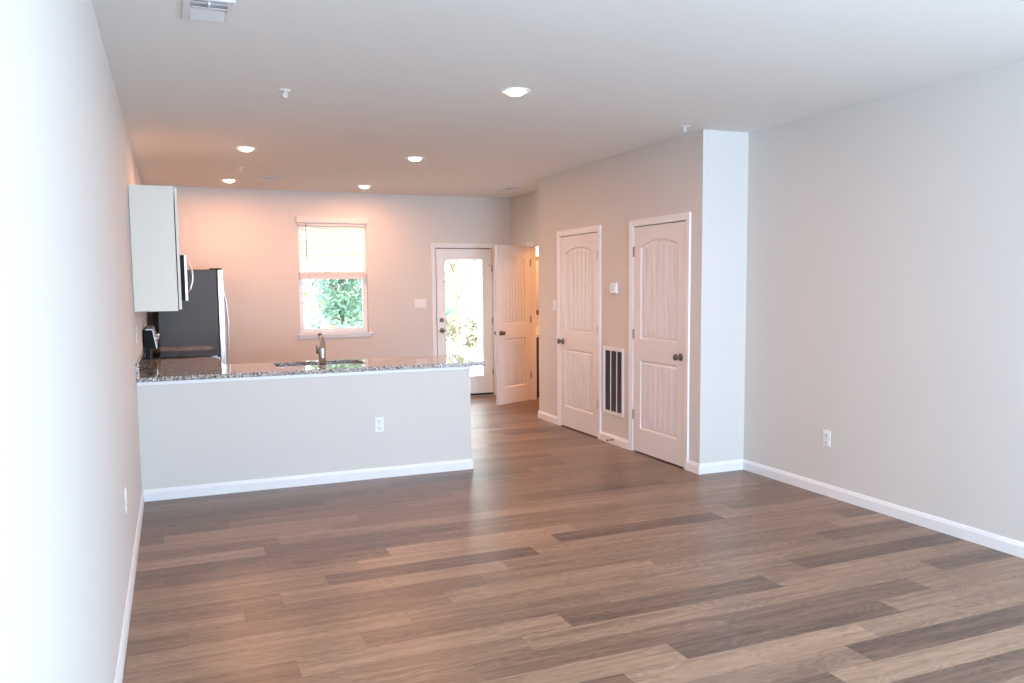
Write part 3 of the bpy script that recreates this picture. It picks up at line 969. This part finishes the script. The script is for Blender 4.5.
ds = thing('door_stop', 'small dark spring door stop on the baseboard under the grille', 'door stop', (XP - .014, .415, .045), R(-90))
m = MB(); m.lathe((0, 0, 0), (0, -1, 0), [(0, .010), (.004, .010), (.006, .005)], 12); m.build('mount', NICKEL, ds)
m = MB(); pts = [(.005 * math.cos(t * .9), -.005 - t * .0009, .005 * math.sin(t * .9)) for t in range(60)]; m.tube(pts, .0016, 6); m.build('spring', NICKEL, ds)
m = MB(); m.lathe((0, -.058, 0), (0, -1, 0), [(0, .007), (.010, .007), (.013, .004)], 12); m.build('tip', RUBBER, ds)

# ------------------------------------------------------------------ ceiling fittings
LG = 'recessed ceiling lights'
lt = thing('recessed_light', 'recessed ceiling light nearest the camera, over the living area', 'ceiling light', (2.28, -1.621, H), group=LG)
m = MB(); m.lathe((0, 0, 0), (0, 0, -1), [(0, .096), (.004, .095), (.007, .090), (.007, .080), (.005, .066), (.001, .056)], 40, caps=False); m.build('trim_ring', TRIM, lt)
m = MB(); m.lathe((0, 0, -.002), (0, 0, -1), [(0, .058), (.008, .057), (.017, .048), (.024, .032), (.027, .015), (.028, 0)], 40); m.build('lens', LENS, lt)
def can(o):
    area('lamp_glow', (0, 0, -.033), (0, 0, 0), .11, .11, CAN_POWER, WARM, 'DISK', o, 180)
cans = [lt]
for (x, y), lab in (((.905, 1.106), 'recessed ceiling light over the left end of the peninsula'), ((2.428, 1.165), 'recessed ceiling light over the right end of the peninsula'),
                    ((.907, 3.375), 'recessed ceiling light in front of the refrigerator, near the back wall'), ((2.451, 3.449), 'recessed ceiling light in front of the kitchen window')):
    cans.append(dup(lt, (x, y, H), lab))
for c_ in cans: can(c_)

SG = 'ceiling fire sprinklers'
sp_ = thing('fire_sprinkler', 'white fire sprinkler on the ceiling above the near living area', 'sprinkler', (.95, -1.154, H), group=SG)
m = MB(); m.lathe((0, 0, 0), (0, 0, -1), [(0, .036), (.002, .035), (.006, .028), (.008, .014)], 24); m.build('escutcheon', TRIM, sp_)
m = MB(); m.tube([(0, 0, -.006), (0, 0, -.022)], .008, 12).tube([(-.008, 0, -.020), (-.013, 0, -.030), (-.004, 0, -.041)], .003, 8).tube([(.008, 0, -.020), (.013, 0, -.030), (.004, 0, -.041)], .003, 8).tube([(0, 0, -.022), (0, 0, -.042)], .0028, 8)
m.build('frame_arms', TRIM, sp_)
m = MB()
m.lathe((0, 0, -.041), (0, 0, -1), [(0, .006), (.002, .017), (.0035, .017), (.004, .004)], 16); m.build('deflector', TRIM, sp_)
for (x, y), lab in (((.951, 2.293), 'white fire sprinkler between the two left kitchen ceiling lights'), ((3.935, -1.03), 'white fire sprinkler beside the closet wall top corner'), ((3.93, 2.458), 'white fire sprinkler near the back hall ceiling vent')):
    dup(sp_, (x, y, H), lab)

def ceiling_vent(loc, sx, sy, n, label, plate=None, ov=.52):
    r = thing('ceiling_vent', label, 'vent', loc, group='white ceiling air vents')
    e = .032
    m = MB(); m.cells([-sx, -sx + e, sx - e, sx], [-sy, -sy + e, sy - e, sy], -.010, 0, lambda u, v: not (abs(u) < sx - e and abs(v) < sy - e), 'xyz'); m.build('frame', VENTW, r, bevel=.004)
    m = MB(); m.box(-sx + e, sx - e, -sy + e, sy - e, -.002, -.0005); m.build('back_plate', plate or VENTW, r)
    m = MB()
    for k in range(n):
        yy = -sy + e + (k + .5) * (2 * sy - 2 * e) / n
        s = 1 if yy > 0 else -1
        wv = (2 * sy - 2 * e) / n * ov
        m.prism([(-wv, -.003 if s > 0 else -.013), (-wv, -.005 if s > 0 else -.015), (wv, -.015 if s > 0 else -.005), (wv, -.013 if s > 0 else -.003)], (-sx + e, yy, 0), (sx - e, yy, 0), (0, 1, 0), (0, 0, 1))
    m.build('vanes', VENTW, r)
    m = MB(); m.box(-.003, .003, -sy + e, -sy + e + .05, -.022, -.006); m.build('damper_lever', VENTW, r)
    return r
ceiling_vent((.455, -2.54, H), .104, .152, 4, 'large white ceiling vent near the left wall, cut by the photo top')
ceiling_vent((1.305, 3.02, H), .09, .12, 3, 'small white ceiling vent over the kitchen, right of the back left light', GRILLE, .34)
ceiling_vent((4.19, 3.14, H), .09, .16, 4, 'white ceiling vent over the back hall by the glass door', GRILLE, .34)

# ------------------------------------------------------------------ bathroom glimpse
o = (5.25, 3.93, 0)
vn = thing('bathroom_vanity', 'dark wood vanity with white top inside the bathroom', 'vanity', o)
m = MB(o); m.box(4.80, 5.75, 3.70, YB - .002, .09, .83); m.build('cabinet_body', WOODDARK, vn, bevel=.002)
m = MB(o); m.box(4.80, 5.75, 3.76, YB - .002, 0, .09); m.build('toe_kick', WOODDARK, vn)
m = MB(o); m.box(4.782, 5.77, 3.672, YB - .002, .83, .865).box(4.782, 5.77, YB - .022, YB - .002, .865, .945); m.build('vanity_top', CULTURED, vn, bevel=.004)
for a, b in ((4.82, 5.26), (5.29, 5.73)):
    m = MB(o); m.box(a, b, 3.682, 3.699, .12, .80)
    d = m.build('door', WOODDARK, vn, bevel=.004)
    m = MB(o); m.lathe(((b if a < 5 else a) + (-.05 if a < 5 else .05), 3.682, .70), (0, -1, 0), [(0, .006), (.012, .006), (.018, .014), (.024, .012), (.026, 0)], 12); m.build('knob', NICKEL, d)
o = (5.25, YB, 1.5)
mr = thing('bathroom_mirror', 'wood framed mirror over the bathroom vanity', 'mirror', o)
m = MB(o); m.cells([4.86, 4.92, 5.58, 5.64], [1.12, 1.18, 1.88, 1.94], YB - .025, YB - .001, lambda u, v: not (4.92 < u < 5.58 and 1.18 < v < 1.88), 'xzy'); m.build('frame', WOODDARK, mr, bevel=.004)
m = MB(o); m.box(4.915, 5.585, YB - .012, YB - .006, 1.175, 1.885); m.build('glass', MIRROR, mr)
o = (5.25, YB, 2.1)
vl = thing('vanity_light', 'warm three bulb wall light over the bathroom mirror', 'wall light', o)
m = MB(o); m.box(4.9, 5.6, YB - .03, YB - .001, 2.06, 2.14); m.build('back_plate', CHROME, vl, bevel=.005)
for x in (5.0, 5.25, 5.5):
    m = MB(o); m.lathe((x, YB - .10, 2.06), (0, 0, 1), [(0, .01), (.012, .035), (.04, .048), (.07, .045), (.10, .03), (.108, .012)], 20)
    m.build('glass_shade', BULB, vl)
    m = MB(o); m.tube([(x, YB - .03, 2.10), (x, YB - .06, 2.10)], .010, 10); m.build('arm', CHROME, vl)
area('vanity_glow', (0, -.17, 0), (R(60), 0, 0), .6, .10, 10, (1.0, .55, .30), 'RECTANGLE', vl)
bl_ = thing('added_bathroom_lamp', 'unseen round ceiling lamp added to warm the open bathroom door', 'ceiling light', (6.0, 2.75, H))  # unseen lamp, added to throw orange light through the doorway onto the open door
m = MB(); m.lathe((0, 0, 0), (0, 0, -1), [(0, .16), (.02, .16), (.025, .15)], 32); m.build('base', CHROME, bl_)
m = MB(); m.lathe((0, 0, -.024), (0, 0, -1), [(0, .145), (.03, .135), (.06, .10), (.075, .05), (.08, 0)], 32); m.build('glass_shade', BULB, bl_)
area('added_bathroom_glow', (0, 0, -.12), (0, 0, 0), .25, .25, 34, (1.0, .38, .13), 'DISK', bl_)

# ------------------------------------------------------------------ outside the back of the house
def lawn():
    rnd = random.Random(3)
    bm = bmesh.new()
    n = 40
    V = [[None] * (n + 1) for _ in range(n + 1)]
    for i in range(n + 1):
        for j in range(n + 1):
            x, y = -14 + 40 * i / n, YB + .13 + 45 * j / n
            V[i][j] = bm.verts.new((x, y, -.16 + (.10 * math.sin(x * .7) * math.sin(y * .5) + rnd.uniform(-.02, .02) if j > 2 else 0) + max(0, y - 16) * .02))
    for i in range(n):
        for j in range(n):
            f = bm.faces.new((V[i][j], V[i + 1][j], V[i + 1][j + 1], V[i][j + 1])); f.smooth = True
    m = MB(); m.bm.free(); m.bm = bm
    return m.build('lawn', LAWN)
lw = lawn()
tag(lw, 'pale sunlit lawn behind the house', 'lawn', kind='structure')
struct(MB().box(2.9, 5.2, YB + .15, YB + 1.9, -.18, -.06).build('trim_patio', CONCRETE, bevel=.01), 'concrete step outside the glass back door', 'patio')

def foliage(bm, rnd, c, rad, n, size):
    for _ in range(n):
        d = Vector((rnd.gauss(0, 1), rnd.gauss(0, 1), rnd.gauss(0, 1))).normalized()
        r = rnd.random() ** .4
        p = Vector(c) + Vector((d.x * rad[0], d.y * rad[1], d.z * rad[2])) * r
        a = Vector((rnd.gauss(0, 1), rnd.gauss(0, 1), rnd.gauss(0, .6))).normalized()
        b = a.orthogonal().normalized()
        b = (b + a.cross(b) * rnd.uniform(-1, 1)).normalized()
        s = size * rnd.uniform(.6, 1.3)
        q = [p - a * s, p + b * s * .45, p + a * s, p - b * s * .45]
        bm.faces.new([bm.verts.new(v) for v in q])
def plant(name, label, cat, loc, trunk_h, trunk_r, blobs, mat, size, seed, group):
    r = thing(name, label, cat, loc, group=group)
    rnd = random.Random(seed)
    m = MB()
    pts = [(rnd.uniform(-.04, .04) * k, rnd.uniform(-.04, .04) * k, trunk_h * k / 4) for k in range(5)]
    m.tube(pts, [trunk_r * (1 - .13 * k) for k in range(5)], 10)
    for c, rad, n in blobs:
        p0 = pts[min(4, max(1, int(rnd.uniform(1, 5))))]
        m.tube([p0, [(p0[i] + c[i]) / 2 + rnd.uniform(-.05, .05) for i in range(3)], c], [trunk_r * .45, trunk_r * .3, trunk_r * .1], 6)
    m.build('trunk' if cat == 'tree' else 'stems', BARK, r)
    m = MB()
    for c, rad, n in blobs: foliage(m.bm, rnd, c, rad, n, size)
    cr = m.build('crown' if cat == 'tree' else 'foliage', mat, r)
    return r
def blobs(rnd, n, w, z0, z1, rad, k):
    return [((rnd.uniform(-w, w), rnd.uniform(-w, w), rnd.uniform(z0, z1)), (rad * rnd.uniform(.8, 1.2),) * 2 + (rad * rnd.uniform(.7, 1),), k) for _ in range(n)]
TG = 'trees behind the house'
rn = random.Random(11)
plant('leafy_tree', 'blue green leafy tree in the middle of the kitchen window view', 'tree', (4.12, 13.9, -.2), 3.6, .05, blobs(rn, 24, .75, .3, 4.6, .55, 700), LEAF_BLUE, .060, 1, TG)
plant('leafy_tree', 'light green tree right in the kitchen window view', 'tree', (5.6, 17.6, -.2), 3.4, .08, blobs(rn, 22, .95, .3, 4.2, .6, 600), LEAF_LIME, .060, 2, TG)
plant('leafy_tree', 'light green young tree left of the blue green one', 'tree', (4.1, 20.8, -.2), 2.6, .06, blobs(rn, 9, .5, .9, 2.9, .5, 420), LEAF_LIME, .05, 3, TG)
plant('leafy_tree', 'green tree far back behind the glass door', 'tree', (9.2, 20, -.1), 4, .10, blobs(rn, 14, 1.2, 1.2, 4.5, .7, 330), LEAF_LIME, .08, 4, TG)
BGp = 'shrubs behind the house'
plant('shrub', 'dry tan shrub low in the kitchen window view', 'shrub', (3.35, 11.4, -.2), .5, .02, blobs(rn, 6, .40, .35, .85, .26, 150), LEAF_DRY, .06, 5, BGp)
plant('shrub', 'low green shrub right in the kitchen window view', 'shrub', (4.7, 11.1, -.2), .5, .02, blobs(rn, 6, .35, .3, .95, .28, 150), LEAF_LIME, .06, 6, BGp)
plant('shrub', 'dry tan shrub outside seen through the glass door', 'shrub', (7.0, 13.0, -.2), .5, .02, blobs(rn, 7, .40, .3, .9, .28, 130), LEAF_DRY, .06, 7, BGp)
plant('shrub', 'blue green shrub behind the tan shrub in the glass door view', 'shrub', (7.4, 15.6, -.2), .6, .02, blobs(rn, 9, .45, .4, 1.25, .32, 150), LEAF_BLUE, .06, 8, BGp)
fn = thing('rail_fence', 'brown rail fence seen through the glass back door', 'fence', (6.5, 12.0, -.16))
o = (6.5, 12.0, -.16)
for x in (5.1, 6.5, 7.9, 9.3):
    m = MB(o); m.box(x - .025, x + .025, 11.97, 12.03, -.3, 1.36); m.build('post', FENCEWOOD, fn, bevel=.004)
for z in (1.30,):
    m = MB(o); m.box(5.07, 9.33, 11.952, 11.969, z, z + .04); m.build('rail', FENCEWOOD, fn, bevel=.003)
pc = thing('porch_post', 'white porch post right outside the glass door', 'post', (4.895, 6.0, -.06))
m = MB(); m.box(-.07, .07, -.07, .07, 0, 2.75); m.build('shaft', SIDING, pc, bevel=.006)
m = MB(); m.box(-.09, .09, -.09, .09, 0, .16); m.build('base_trim', SIDING, pc, bevel=.006)
m = MB(); m.box(-.09, .09, -.09, .09, 2.55, 2.75); m.build('cap_trim', SIDING, pc, bevel=.006)
